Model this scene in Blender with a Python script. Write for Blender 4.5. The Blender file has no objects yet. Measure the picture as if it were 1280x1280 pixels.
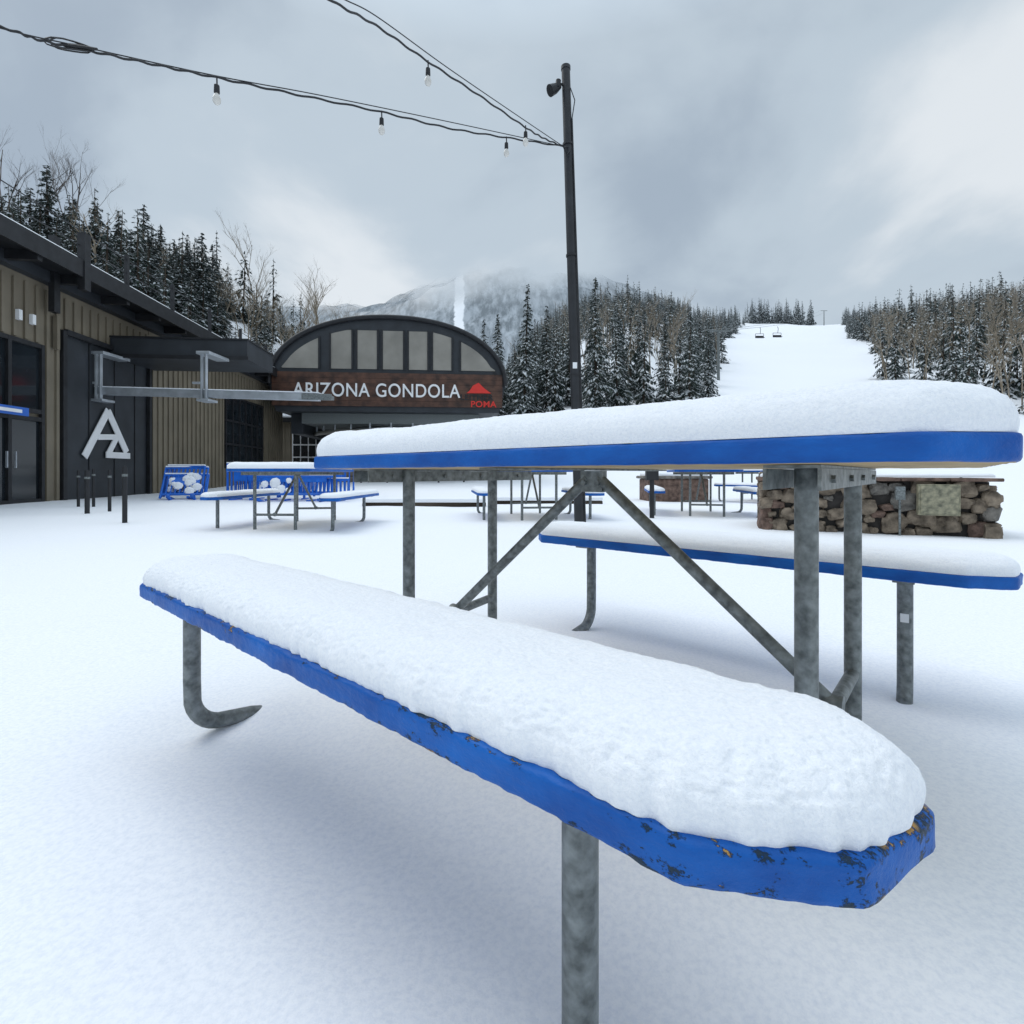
import bpy, math, random
from mathutils import Vector, Matrix, noise
random.seed(7)
R = math.radians
scene = bpy.context.scene
COL = scene.collection
H = 0.76; F = 640.0

def from_pixel(px, py, d):
    """image pixel coordinates + chosen depth -> world metres (camera at x=y=0, z=H)"""
    return Vector(((px-640)/F*d, d, H+(592-py)/F*d))

# ---------------------------------------------------------------- materials
def new_mat(name):
    m = bpy.data.materials.new(name); m.use_nodes = True
    nt = m.node_tree
    return m, nt, nt.nodes['Principled BSDF'], nt.nodes['Material Output']

def mat(name, c, rough=0.6, metal=0.0, var=0.25, scale=6.0, bump=0.15, c2=None, bdist=0.01):
    m, nt, b, o = new_mat(name)
    tc = nt.nodes.new('ShaderNodeTexCoord')
    n = nt.nodes.new('ShaderNodeTexNoise'); n.inputs['Scale'].default_value = scale
    n.inputs['Detail'].default_value = 4
    nt.links.new(tc.outputs['Object'], n.inputs['Vector'])
    r = nt.nodes.new('ShaderNodeValToRGB')
    r.color_ramp.elements[0].position = 0.3; r.color_ramp.elements[1].position = 0.7
    a = [max(0, x*(1-var)) for x in c]; d = [min(1, x*(1+var)) for x in (c2 or c)]
    r.color_ramp.elements[0].color = (*a, 1); r.color_ramp.elements[1].color = (*d, 1)
    nt.links.new(n.outputs['Fac'], r.inputs['Fac'])
    nt.links.new(r.outputs['Color'], b.inputs['Base Color'])
    b.inputs['Roughness'].default_value = rough; b.inputs['Metallic'].default_value = metal
    if bump:
        bp = nt.nodes.new('ShaderNodeBump'); bp.inputs['Strength'].default_value = bump
        bp.inputs['Distance'].default_value = bdist
        n2 = nt.nodes.new('ShaderNodeTexNoise'); n2.inputs['Scale'].default_value = scale*6
        nt.links.new(tc.outputs['Object'], n2.inputs['Vector'])
        nt.links.new(n2.outputs['Fac'], bp.inputs['Height'])
        nt.links.new(bp.outputs['Normal'], b.inputs['Normal'])
    return m

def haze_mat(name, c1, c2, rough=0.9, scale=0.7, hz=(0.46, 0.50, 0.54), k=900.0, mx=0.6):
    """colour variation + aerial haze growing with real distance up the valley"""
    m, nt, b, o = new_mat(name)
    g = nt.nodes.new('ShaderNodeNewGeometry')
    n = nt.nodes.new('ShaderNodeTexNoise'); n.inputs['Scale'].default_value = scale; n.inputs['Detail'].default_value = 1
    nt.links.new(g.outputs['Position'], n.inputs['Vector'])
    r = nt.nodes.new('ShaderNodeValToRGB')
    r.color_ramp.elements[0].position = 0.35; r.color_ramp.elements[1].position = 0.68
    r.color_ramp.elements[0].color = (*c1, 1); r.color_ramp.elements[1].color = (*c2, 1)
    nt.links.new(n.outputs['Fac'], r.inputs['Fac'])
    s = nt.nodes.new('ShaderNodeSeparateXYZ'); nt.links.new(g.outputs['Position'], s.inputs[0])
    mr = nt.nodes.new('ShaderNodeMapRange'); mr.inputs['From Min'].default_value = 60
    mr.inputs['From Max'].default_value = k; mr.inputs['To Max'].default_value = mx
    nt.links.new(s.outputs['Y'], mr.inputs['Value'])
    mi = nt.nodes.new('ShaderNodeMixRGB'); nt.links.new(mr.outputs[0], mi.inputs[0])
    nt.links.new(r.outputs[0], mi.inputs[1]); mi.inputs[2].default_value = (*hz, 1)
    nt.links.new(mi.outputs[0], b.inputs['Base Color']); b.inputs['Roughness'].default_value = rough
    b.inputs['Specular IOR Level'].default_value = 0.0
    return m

def snow_mat(name, fine=140.0, coarse=5.0, strength=0.35, dist=0.006, det=3, cm=1.6):
    m, nt, b, o = new_mat(name)
    b.inputs['Roughness'].default_value = 0.75
    b.inputs['Specular IOR Level'].default_value = 0.2
    tc = nt.nodes.new('ShaderNodeTexCoord')
    n1 = nt.nodes.new('ShaderNodeTexNoise'); n1.inputs['Scale'].default_value = fine; n1.inputs['Detail'].default_value = det
    n1.inputs['Roughness'].default_value = 0.75
    n2 = nt.nodes.new('ShaderNodeTexNoise'); n2.inputs['Scale'].default_value = coarse; n2.inputs['Detail'].default_value = 3
    for x in (n1, n2): nt.links.new(tc.outputs['Object'], x.inputs['Vector'])
    b1 = nt.nodes.new('ShaderNodeBump'); b1.inputs['Strength'].default_value = strength; b1.inputs['Distance'].default_value = dist
    ad = nt.nodes.new('ShaderNodeMath'); ad.operation = 'MULTIPLY_ADD'; ad.inputs[1].default_value = cm
    nt.links.new(n2.outputs['Fac'], ad.inputs[0]); nt.links.new(n1.outputs['Fac'], ad.inputs[2])
    nt.links.new(ad.outputs[0], b1.inputs['Height'])
    nt.links.new(b1.outputs['Normal'], b.inputs['Normal'])
    r = nt.nodes.new('ShaderNodeValToRGB')
    r.color_ramp.elements[0].position = 0.3; r.color_ramp.elements[1].position = 0.6
    r.color_ramp.elements[0].color = (0.80, 0.83, 0.885, 1); r.color_ramp.elements[1].color = (0.92, 0.935, 0.96, 1)
    nt.links.new(n1.outputs['Fac'], r.inputs['Fac']); nt.links.new(r.outputs[0], b.inputs['Base Color'])
    return m

def paint_mat(name, wear=0.60, z0=0.4205, endk=.05, edgek=.055):
    m, nt, b, o = new_mat(name)
    tc = nt.nodes.new('ShaderNodeTexCoord')
    mp = nt.nodes.new('ShaderNodeMapping'); mp.inputs['Scale'].default_value = (1, 2.0, 2.0)
    nt.links.new(tc.outputs['Object'], mp.inputs['Vector'])
    def nz(scale, det=5, rough=0.6):
        n = nt.nodes.new('ShaderNodeTexNoise'); n.inputs['Scale'].default_value = scale
        n.inputs['Detail'].default_value = det; n.inputs['Roughness'].default_value = rough
        nt.links.new(mp.outputs[0], n.inputs['Vector']); return n
    def mth(op, a, bb):
        n = nt.nodes.new('ShaderNodeMath'); n.operation = op
        for i, v in enumerate((a, bb)):
            if isinstance(v, (int, float)): n.inputs[i].default_value = v
            else: nt.links.new(v, n.inputs[i])
        return n.outputs[0]
    big, chip, hue, tone = nz(4.5, 2), nz(44, 7, 0.75), nz(11, 2), nz(5, 5)
    sp = nt.nodes.new('ShaderNodeSeparateXYZ'); nt.links.new(tc.outputs['Object'], sp.inputs[0])
    endw = nt.nodes.new('ShaderNodeMapRange'); endw.inputs['From Min'].default_value = -0.35; endw.inputs['From Max'].default_value = 0.10
    endw.inputs['To Max'].default_value = endk; nt.links.new(sp.outputs['X'], endw.inputs['Value'])
    ez = mth('ABSOLUTE', mth('SUBTRACT', sp.outputs['Z'], z0), 0)
    edw = nt.nodes.new('ShaderNodeMapRange'); edw.inputs['From Min'].default_value = 0.006; edw.inputs['From Max'].default_value = 0.019
    edw.inputs['To Max'].default_value = edgek; nt.links.new(ez, edw.inputs['Value'])
    v = mth('ADD', mth('MULTIPLY', big.outputs['Fac'], 0.42), mth('MULTIPLY', chip.outputs['Fac'], 0.65))
    v = mth('ADD', mth('ADD', v, endw.outputs[0]), edw.outputs[0])
    mask = nt.nodes.new('ShaderNodeMapRange'); mask.inputs['From Min'].default_value = wear + 0.055
    mask.inputs['From Max'].default_value = wear + 0.063; nt.links.new(v, mask.inputs['Value'])
    core = nt.nodes.new('ShaderNodeMapRange'); core.inputs['From Min'].default_value = wear + 0.080
    core.inputs['From Max'].default_value = wear + 0.090; nt.links.new(v, core.inputs['Value'])
    cr = nt.nodes.new('ShaderNodeValToRGB'); e = cr.color_ramp.elements
    e[0].position = 0.35; e[0].color = (0.001, 0.070, 0.32, 1); e[1].position = 0.7; e[1].color = (0.002, 0.130, 0.50, 1)
    nt.links.new(tone.outputs['Fac'], cr.inputs['Fac'])
    ch = nt.nodes.new('ShaderNodeValToRGB'); e = ch.color_ramp.elements
    e[0].position = 0.56; e[0].color = (0.006, 0.026, 0.050, 1); e[1].position = 0.60; e[1].color = (0.42, 0.24, 0.07, 1)
    nt.links.new(hue.outputs['Fac'], ch.inputs['Fac'])
    ci = nt.nodes.new('ShaderNodeMixRGB'); nt.links.new(core.outputs[0], ci.inputs[0]); ci.inputs[1].default_value = (.004, .030, .075, 1)
    nt.links.new(ch.outputs[0], ci.inputs[2])
    mx = nt.nodes.new('ShaderNodeMixRGB'); nt.links.new(mask.outputs[0], mx.inputs[0])
    nt.links.new(cr.outputs[0], mx.inputs[1]); nt.links.new(ci.outputs[0], mx.inputs[2])
    nt.links.new(mx.outputs[0], b.inputs['Base Color'])
    b.inputs['Roughness'].default_value = 0.5; b.inputs['Specular IOR Level'].default_value = 0.3
    bp = nt.nodes.new('ShaderNodeBump'); bp.inputs['Strength'].default_value = 0.9; bp.inputs['Distance'].default_value = 0.004
    hh = mth('SUBTRACT', mth('ADD', mth('MULTIPLY', nz(16, 6).outputs['Fac'], 1.1), mth('MULTIPLY', nz(70, 3).outputs['Fac'], .4)), mth('MULTIPLY', mask.outputs[0], 0.5))
    nt.links.new(hh, bp.inputs['Height']); nt.links.new(bp.outputs[0], b.inputs['Normal'])
    return m

M = {}
M['ground'] = snow_mat('ground_snow', 85, 5.0, 0.20, 0.006, 3, 1.2)
M['snow'] = snow_mat('fresh_snow', 190, 18, 0.55, 0.005, 4, .35)
M['paint'] = paint_mat('worn_blue_paint', .598, endk=.035)
M['paint2'] = paint_mat('blue_paint', 0.655, endk=0, edgek=.03)
M['paint3'] = paint_mat('blue_table_paint', 0.69, .7965, 0, .01)
M['wood'] = mat('bare_wood', (0.42, 0.31, 0.17), 0.8, 0, 0.25, 9)
M['galv'] = mat('galvanised_steel', (0.11, 0.125, 0.125), 0.5, 0.3, 0.22, 45, 0.25, (0.21, 0.23, 0.23), 0.002)
M['black'] = mat('black_metal', (0.018, 0.019, 0.022), 0.5, 0.2, 0.3, 5, 0.1)
M['pole'] = mat('dark_pole_paint', (0.022, 0.024, 0.028), 0.45, 0.2, 0.35, 4, 0.15)
M['glass'] = mat('bulb_glass', (0.62, 0.60, 0.56), 0.08, 0, 0.1, 3, 0)
M['siding'] = mat('taupe_siding', (0.185, 0.158, 0.115), 0.6, 0.05, 0.15, 1.2, 0.1)
M['dark'] = mat('charcoal_panel', (0.028, 0.033, 0.040), 0.55, 0.1, 0.25, 1.5, 0.1)
M['window'] = mat('window_glass', (0.012, 0.016, 0.020), 0.08, 0, 0.4, 0.8, 0)
M['white'] = mat('white_paint', (0.80, 0.81, 0.82), 0.6, 0, 0.05, 3, 0)
M['steel'] = mat('pale_steel', (0.42, 0.45, 0.48), 0.45, 0.5, 0.2, 3, 0.1)
M['brown'] = mat('brown_wood_cladding', (0.050, 0.022, 0.014), 0.6, 0, 0.45, 2.5, 0.3, (0.080, 0.036, 0.022))
M['blind'] = mat('beige_glazing', (0.26, 0.245, 0.215), 0.35, 0, 0.2, 0.8, 0.0)
M['red'] = mat('red_sign', (0.65, 0.03, 0.02), 0.5, 0, 0.05, 3, 0)
M['bluesign'] = mat('blue_sign', (0.02, 0.12, 0.5), 0.5, 0, 0.05, 3, 0)
M['barrier'] = mat('blue_plastic', (0.006, 0.13, 0.58), 0.5, 0, 0.2, 4, 0.1)
M['mortar'] = mat('mortar', (0.045, 0.04, 0.037), 0.9, 0, 0.3, 12, 0.5)
M['stoneA'] = mat('stone_tan', (0.13, 0.10, 0.072), 0.85, 0, 0.45, 9, 0.8, (0.22, 0.175, 0.13), .02)
M['stoneB'] = mat('stone_brown', (0.10, 0.062, 0.048), 0.85, 0, 0.4, 10, 0.8, (0.17, 0.11, 0.085), .02)
M['stoneC'] = mat('stone_grey', (0.09, 0.085, 0.078), 0.85, 0, 0.4, 9, 0.8, (0.19, 0.175, 0.155), .02)
M['box'] = mat('lichen_box', (0.17, 0.17, 0.12), 0.7, 0.0, 0.35, 18, 0.2, (0.27, 0.25, 0.17))
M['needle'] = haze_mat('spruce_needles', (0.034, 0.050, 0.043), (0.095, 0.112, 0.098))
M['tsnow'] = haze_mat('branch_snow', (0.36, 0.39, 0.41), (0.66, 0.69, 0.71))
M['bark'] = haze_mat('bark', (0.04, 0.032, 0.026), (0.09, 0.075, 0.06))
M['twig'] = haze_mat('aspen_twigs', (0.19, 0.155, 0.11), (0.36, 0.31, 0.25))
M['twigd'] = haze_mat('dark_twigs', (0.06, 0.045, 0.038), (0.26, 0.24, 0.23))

# ---------------------------------------------------------------- mesh builder
class MB:
    def __init__(s): s.v = []; s.f = []; s.m = []; s.mats = []
    def mi(s, k):
        if k not in s.mats: s.mats.append(k)
        return s.mats.index(k)
    def face(s, idx, k): s.f.append(idx); s.m.append(s.mi(k))
    def box(s, x0, x1, y0, y1, z0, z1, k, mtx=None):
        n = len(s.v)
        P = [(x0,y0,z0),(x1,y0,z0),(x1,y1,z0),(x0,y1,z0),(x0,y0,z1),(x1,y0,z1),(x1,y1,z1),(x0,y1,z1)]
        if mtx: P = [tuple(mtx @ Vector(p)) for p in P]
        s.v += P
        for q in [(3,2,1,0),(4,5,6,7),(0,1,5,4),(1,2,6,5),(2,3,7,6),(3,0,4,7)]:
            s.face([n+i for i in q], k)
    def prism(s, pts2, a, b, k, fn):
        n = len(s.v); N = len(pts2)
        s.v += [tuple(fn(p, a)) for p in pts2] + [tuple(fn(p, b)) for p in pts2]
        s.face(list(range(n, n+N)), k); s.face(list(range(n+2*N-1, n+N-1, -1)), k)
        for i in range(N):
            j = (i+1) % N; s.face([n+i, n+N+i, n+N+j, n+j], k)
    def tube(s, pts, r, k, seg=12, cap=True):
        pts = [Vector(p) for p in pts]; n0 = len(s.v); N = len(pts)
        rr = r if isinstance(r, (list, tuple)) else [r]*N
        up = None
        for i, p in enumerate(pts):
            d = (pts[min(i+1, N-1)] - pts[max(i-1, 0)])
            d = d.normalized() if d.length > 1e-9 else Vector((0,0,1))
            if up is None: up = Vector((1,0,0)) if abs(d.x) < .8 else Vector((0,1,0))
            a = (up - d*up.dot(d)).normalized(); b = d.cross(a); up = a
            for q in range(seg):
                t = 2*math.pi*q/seg
                s.v.append(tuple(p + (a*math.cos(t) + b*math.sin(t))*rr[i]))
        for i in range(N-1):
            for q in range(seg):
                q2 = (q+1) % seg
                s.face([n0+i*seg+q, n0+i*seg+q2, n0+(i+1)*seg+q2, n0+(i+1)*seg+q], k)
        if cap:
            s.face([n0+q for q in range(seg)][::-1], k); s.face([n0+(N-1)*seg+q for q in range(seg)], k)
    def mesh(s, name, smooth=False, angle=None):
        me = bpy.data.meshes.new(name); me.from_pydata(s.v, [], s.f); me.update()
        for k in s.mats: me.materials.append(M[k])
        me.polygons.foreach_set('material_index', s.m)
        if smooth: me.polygons.foreach_set('use_smooth', [True]*len(me.polygons))
        if smooth and angle is not None:
            try: me.set_sharp_from_angle(angle=R(angle))
            except Exception: pass
        return me
    def obj(s, name, parent=None, smooth=False, angle=40, bevel=0):
        return mkobj(name, s.mesh(name, smooth, angle), parent, bevel)

def mkobj(name, me, parent=None, bevel=0):
    o = bpy.data.objects.new(name, me); COL.objects.link(o)
    if parent: o.parent = parent
    if bevel:
        b = o.modifiers.new('bevel', 'BEVEL'); b.width = bevel; b.segments = 2; b.limit_method = 'ANGLE'
    return o
def empty(name, loc=(0,0,0), rz=0):
    o = bpy.data.objects.new(name, None); COL.objects.link(o); o.location = loc; o.rotation_euler = (0,0,rz)
    o.empty_display_size = 0.2; return o
def smooth_path(pts, n=10):
    pts = [Vector(p) for p in pts]; P = [2*pts[0]-pts[1]] + pts + [2*pts[-1]-pts[-2]]; out = []
    for i in range(1, len(P)-2):
        for k in range(n):
            t = k/n; a, b, c, d = P[i-1:i+3]
            out.append(0.5*((2*b) + (c-a)*t + (2*a-5*b+4*c-d)*t*t + (3*b-a-3*c+d)*t**3))
    out.append(pts[-1]); return out

# ---------------------------------------------------------------- terrain
def sst(a, b, x):
    t = min(1, max(0, (x-a)/(b-a))); return t*t*(3-2*t)
def hill(x, y):
    k = 6.0; s = .33*k*math.log1p(math.exp(min(200, (min(y, 380)-40)/k)))
    if y > 380: s += (y-380)*0.02
    if y > 40:
        a = x/y; val = sst(-.80, -.58, a)*(1-sst(-.10, .10, a))*sst(48, 95, y)
        s *= 1-.62*val
    h = s
    h += 13*sst(12, 34, -x)*sst(15, 42, y)*(1-.9*sst(58, 120, y))
    if y > 50:
        w = sst(50, 120, y)
        h += w*.16*min(60, max(0, x-.66*y))*(1-.5*sst(180, 300, y))
        h += w*.42*min(20, max(0, .15*y-abs(x-.22*y)))
    if y > 30: h += 0.8*sst(30, 90, y)*noise.noise(Vector((x*.03, y*.03, 0)))*3*sst(30, 200, y)
    return h
U = Vector((.763, -.647, 0)).normalized(); Vv = Vector((.647, .763, 0)).normalized(); A0 = Vector((.151, .4405, 0))
def ground_z(x, y):
    h = hill(x, y)
    if y < 60:
        w = 1-sst(25, 60, y)
        h += w*(0.035*noise.noise(Vector((x*.55, y*.55, 3))) + 0.012*noise.noise(Vector((x*2.1, y*2.1, 9)))*(1 if abs(x) < 12 else 0))
        p = Vector((x, y, 0)) - A0; s = p.dot(U); t = p.dot(Vv)
        inside = sst(-1.9, -1.5, s)*(1-sst(0.1, .5, s))
        h -= inside*0.03*(sst(-.1, .12, t)*(1-sst(.25, .5, t)) + sst(1.6, 1.8, t)*(1-sst(1.95, 2.2, t)))
        if abs(s+1.45) < .4 and abs(t-.28) < .4:
            h += .028*math.exp(-((s+1.55)/.12)**2 - ((t-.36)/.10)**2)
    return h
NX, NY = 300, 330
xs = [.366*math.sinh(8.5*(2*i/NX-1)) for i in range(NX+1)]
ys = [1.0 + .366*math.sinh(8.7*(-.55+1.55*j/NY)) for j in range(NY+1)]
g = MB()
for y in ys:
    for x in xs: g.v.append((x, y, ground_z(x, y)))
gi = g.mi('ground')
for j in range(NY):
    for i in range(NX):
        a = j*(NX+1)+i; g.f.append([a, a+1, a+NX+2, a+NX+1]); g.m.append(gi)
mkobj('snow_ground', g.mesh('snow_ground', True))

# ---------------------------------------------------------------- picnic tables
def resample(pts, step, rounds=2, cc=.007):
    P = [Vector((*p, 0)) for p in pts]
    for _ in range(rounds):
        Q = []
        for i in range(len(P)):
            a, b = P[i], P[(i+1) % len(P)]; L = (b-a).length; c = min(.25, cc/L)
            Q += [a.lerp(b, c), a.lerp(b, 1-c)]
        P = Q
    out = []
    for i in range(len(P)):
        a, b = P[i], P[(i+1) % len(P)]; n = max(1, int((b-a).length/step))
        out += [a.lerp(b, k/n) for k in range(n)]
    return out
def spine_of(out):
    s0 = min(p.x for p in out); s1 = max(p.x for p in out); t0 = min(p.y for p in out); t1 = max(p.y for p in out)
    hw = (t1-t0)/2; tc = (t0+t1)/2
    return [Vector((min(s1-hw, max(s0+hw, p.x)), tc, 0)) for p in out]
def slab(name, pts, z0, th, step, key, under=None, wob=.0015):
    out = resample(pts, step); sp = spine_of(out); N = len(out); mb = MB()
    prof = [(.007, 0), (.002, .002), (0, .006), (0, th*.35), (0, th*.65), (0, th-.006), (.002, th-.002), (.007, th)]
    for ri, (ins, z) in enumerate(prof):
        for p, q in zip(out, sp):
            d = (q-p).normalized(); w = wob*(noise.noise(Vector((p.x*16, p.y*16, z*30)))*1.6 + noise.noise(Vector((p.x*60, p.y*60, z*60))))
            gou = max(0, noise.noise(Vector((p.x*9+4, p.y*9, 7)))-.25)*.012 if ri > 5 or ri < 2 else 0
            a = p + d*(ins + w + gou*(wob > .001))
            mb.v.append((a.x, a.y, z0+z+w*.6))
    for r in range(len(prof)-1):
        for i in range(N):
            j = (i+1) % N; mb.face([r*N+i, r*N+j, (r+1)*N+j, (r+1)*N+i], key)
    mb.face(list(range(N))[::-1], under or key)
    mb.face([(len(prof)-1)*N+i for i in range(N)], key)
    return mb.mesh(name, True, 60)
def snowcap(name, pts, z0, T, r, step, rings, seed, ins=.004, nz=1.0):
    out = resample(pts, step, 3, .018); sp = spine_of(out); N = len(out); mb = MB(); o = seed*7.3
    for k in range(rings+1):
        f = (k/rings)**1.7
        for p, q in zip(out, sp):
            D = (q-p).length; d0 = ins*(1+1.0*noise.noise(Vector((p.x*12+o, p.y*12, 1)))+.8*noise.noise(Vector((p.x*50+o, p.y*50, 1))))
            d = f*(D-d0)
            u = min(1, d/r); h = T*(1-(1-u)**2.3)**.43
            bulge = -0.006*math.sin(math.pi*min(1, h/T))*(1-u)
            a = p + (q-p).normalized()*(d0 + d + bulge)
            h *= 1 + .08*noise.noise(Vector((a.x*2.2+o, a.y*2.2, 0)))
            big = .003*noise.noise(Vector((a.x*8+o, a.y*8, 2)))
            sm = .0014*noise.noise(Vector((a.x*50+o, a.y*50, h*50))) + .0017*noise.noise(Vector((a.x*130+o, a.y*130, h*130)))
            w = min(1, d/.01)
            mb.v.append((a.x + sm*.8*w, a.y - sm*.8*w, z0 + h + (big+sm)*w*nz))
    for k in range(rings):
        for i in range(N):
            j = (i+1) % N; mb.face([k*N+i, k*N+j, (k+1)*N+j, (k+1)*N+i], 'snow')
    return mb.mesh(name, True)
b1 = [(-1.62, 0), (0, 0), (.123, .075), (.165, .20), (.09, .29), (-1.62, .29), (-1.70, .21), (-1.70, .07)]
b2 = [(-1.44, 1.70), (.22, 1.70), (.34, 1.77), (.36, 1.90), (.28, 1.99), (-1.44, 1.99), (-1.52, 1.90), (-1.52, 1.78)]
tt = [(-1.44, .44), (.15, .44), (.25, .54), (.25, 1.46), (.15, 1.56), (-1.44, 1.56), (-1.54, 1.46), (-1.54, .54)]
SEAT0, TAB0, TH = .40, .776, .041

def frame_mesh(name, seg=20):
    mb = MB(); r = .0235
    for s, t, sg, zb in ((-.186, .12, 1, -.30), (-1.565, .12, 1, -.012), (.06, 1.82, -1, -.05), (-1.21, 1.82, -1, -.012)):
        pts = [(s, t, SEAT0+.002), (s, t, .30), (s, t, .15+zb)]
        for k in range(1, 8):
            a = k/7*math.pi/2*.86; pts.append((s, t+sg*.09*(1-math.cos(a)), .10+zb-.10*math.sin(a)))
        pts.append((s, t+sg*.17, zb-.012)); pts.append((s, t+sg*.30, zb-.05))
        mb.tube(pts, r, 'galv', seg)
        mb.box(s-.03, s+.03, t-.10, t+.13, SEAT0-.008, SEAT0-.001, 'galv')
    for (s, t) in ((-.042, .72), (-.03, 1.28), (-1.29, .72), (-1.40, 1.28)):
        mb.tube([(s, t, TAB0-.004), (s, t, -.08)], .0215, 'galv', seg)
    for s, s2 in ((-.042, -.03), (-1.29, -1.40)):
        mb.tube([(s, .72, .20), (s2, 1.28, .20)], .017, 'galv', seg)
        sm = (s+s2)/2
        mb.box(sm-.045, sm+.045, .56, 1.44, TAB0-.006, TAB0-.001, 'galv')
        mb.box(sm+.040, sm+.046, .56, 1.44, TAB0-.045, TAB0-.007, 'galv')
        mb.box(sm-.046, sm-.040, .56, 1.44, TAB0-.045, TAB0-.007, 'galv')
        for tq in (.66, .90, 1.10, 1.34):
            mb.tube([(sm+.046, tq, TAB0-.026), (sm+.053, tq, TAB0-.026)], .008, 'galv', 6)
    for s in (-.036, -1.345):
        c = -.70
        mb.tube([(s, 1.0, .205), (c + (.02 if s > c else -.02), 1.0, TAB0-.03)], .0175, 'galv', seg)
        mb.tube([(s-.02, 1.0, .205), (s+.02, 1.0, .205)], .026, 'galv', seg)
    mb.box(-.74, -.66, .985, 1.015, TAB0-.075, TAB0-.007, 'galv')
    mb.box(-.73, -.67, .50, 1.50, TAB0-.006, TAB0-.001, 'galv')
    for q in (-.025, .025):
        mb.tube([(-.70+q, .975, TAB0-.045), (-.70+q, 1.025, TAB0-.045)], .009, 'galv', 8)
    return mb.mesh(name, True, 45)

def table(hi, seed):
    st = .006 if hi else .03
    k = 'paint' if hi else 'paint2'
    return [
      ('front_seat', slab('front_seat', b1, SEAT0, TH, st, k)), ('back_seat', slab('back_seat', b2, SEAT0, TH, st*2, 'paint2')),
      ('table_top', slab('table_top', tt, TAB0, TH, st*2, 'paint3', 'wood', .0009)),
      ('front_seat_snow', snowcap('front_seat_snow', b1, SEAT0+TH, .066, .085, .0042 if hi else st, 84 if hi else 10, seed, .008)),
      ('back_seat_snow', snowcap('back_seat_snow', b2, SEAT0+TH, .060, .085, st*2, 26 if hi else 10, seed+1)),
      ('table_top_snow', snowcap('table_top_snow', tt, TAB0+TH, .086, .11, st*1.5, 70 if hi else 14, seed+2)),
      ('steel_frame', frame_mesh('steel_frame', 24 if hi else 10))]
ang = math.atan2(U.y, U.x)
root = empty('picnic_table', A0, ang)
for n, me in table(True, 1): mkobj(n, me, root)
st_ = MB(); st_.prism([(-.022, 0), (.022, 0), (.022, .03), (-.022, .03)], 0, .0015, 'white', lambda p, dd: (.06+p[0]*.55, 1.82-.0238-dd, .245+p[1])); st_.obj('leg_label', root)
low = table(False, 5)
def place_table(cx, cy, rz):
    c = Vector((-.68, 1.0, 0)); rot = Matrix.Rotation(rz, 4, 'Z')
    o = empty('picnic_table', Vector((cx, cy, hill(cx, cy))) - rot @ c, rz)
    for n, me in low: mkobj(n, me, o)
place_table(-3.15, 7.5, R(-92))
place_table(.35, 8.9, R(-82))
place_table(3.55, 9.6, R(-102))
place_table(6.8, 13.5, R(-60))

# ---------------------------------------------------------------- light pole + string lights
pr = empty('light_pole', (.80, 6.0, 0))
mb = MB()
mb.tube([(0, 0, -.1), (-.085, 0, 2.7), (-.17, 0, 5.50)], [.062, .056, .050], 'pole', 20)
mb.tube([(-.17, 0, 5.49), (-.17, 0, 5.53)], .056, 'pole', 20)
mb.tube([(.062, -.03, .0), (-.025, -.03, 2.7), (-.10, -.03, 4.9)], .009, 'pole', 8)
mb.tube([(-.10, -.03, 4.9), (-.07, -.05, 5.1), (-.12, -.04, 5.25)], .006, 'pole', 8)
for z in (.5, 1.9, 3.3, 4.6): mb.tube([(-.0314*z, 0, z), (-.0314*z, 0, z+.025)], .064, 'black', 16)
mb.box(-.20, .20, -.20, .20, -.05, .03, 'galv')
mb.obj('shaft', pr, True)
mb = MB(); mb.tube([(-.17, 0, 5.32), (-.26, -.03, 5.30)], .014, 'black', 8)
mb.tube([(-.26, -.05, 5.33), (-.27, -.05, 5.25)], .03, 'black', 12)
mb.tube([(-.36, -.05, 5.21), (-.30, -.03, 5.25), (-.24, -.02, 5.29)], [.065, .055, .03], 'black', 16)
mb.obj('floodlight', pr, True)
mb = MB(); mb.box(-.095, -.045, -.066, -.060, 1.98, 2.05, 'white'); mb.obj('sticker', pr)
mb = MB(); mb.tube([(-.15,-.05,4.56), (-.20,-.09,4.52), (-.17,-.10,4.44), (-.12,-.07,4.50)], .010, 'black', 6); mb.obj('eye_bolt', pr, True)

def bulb(mb, p, lead):
    x, y, z = p
    mb.tube([(x, y, z+.01), (x+.002, y, z-lead)], .006, 'black', 6)
    z -= lead
    mb.tube([(x, y, z+.01), (x, y, z), (x, y, z-.055), (x, y, z-.062)], [.008, .019, .021, .017], 'black', 12)
    mb.tube([(x, y, z-.062), (x, y, z-.075), (x, y, z-.10), (x, y, z-.125), (x, y, z-.142), (x, y, z-.15)],
            [.013, .019, .029, .028, .016, .004], 'glass', 14)
def string(name, wire, cable, bulbs):
    e = empty(name)
    a = MB(); pts = smooth_path(wire, 14)
    pts = [p + Vector((0, 0, .006*math.sin(i*1.1))) for i, p in enumerate(pts)]
    a.tube(pts, .0080, 'black', 8); a.obj('power_wire', e, True)
    a = MB(); a.tube(smooth_path(cable, 10), .0042, 'black', 6); a.obj('support_cable', e, True)
    a = MB()
    for b, l in bulbs: bulb(a, b, l)
    a.obj('bulbs', e, True)
    return e
at = from_pixel(704, 183, 5.95)
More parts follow.
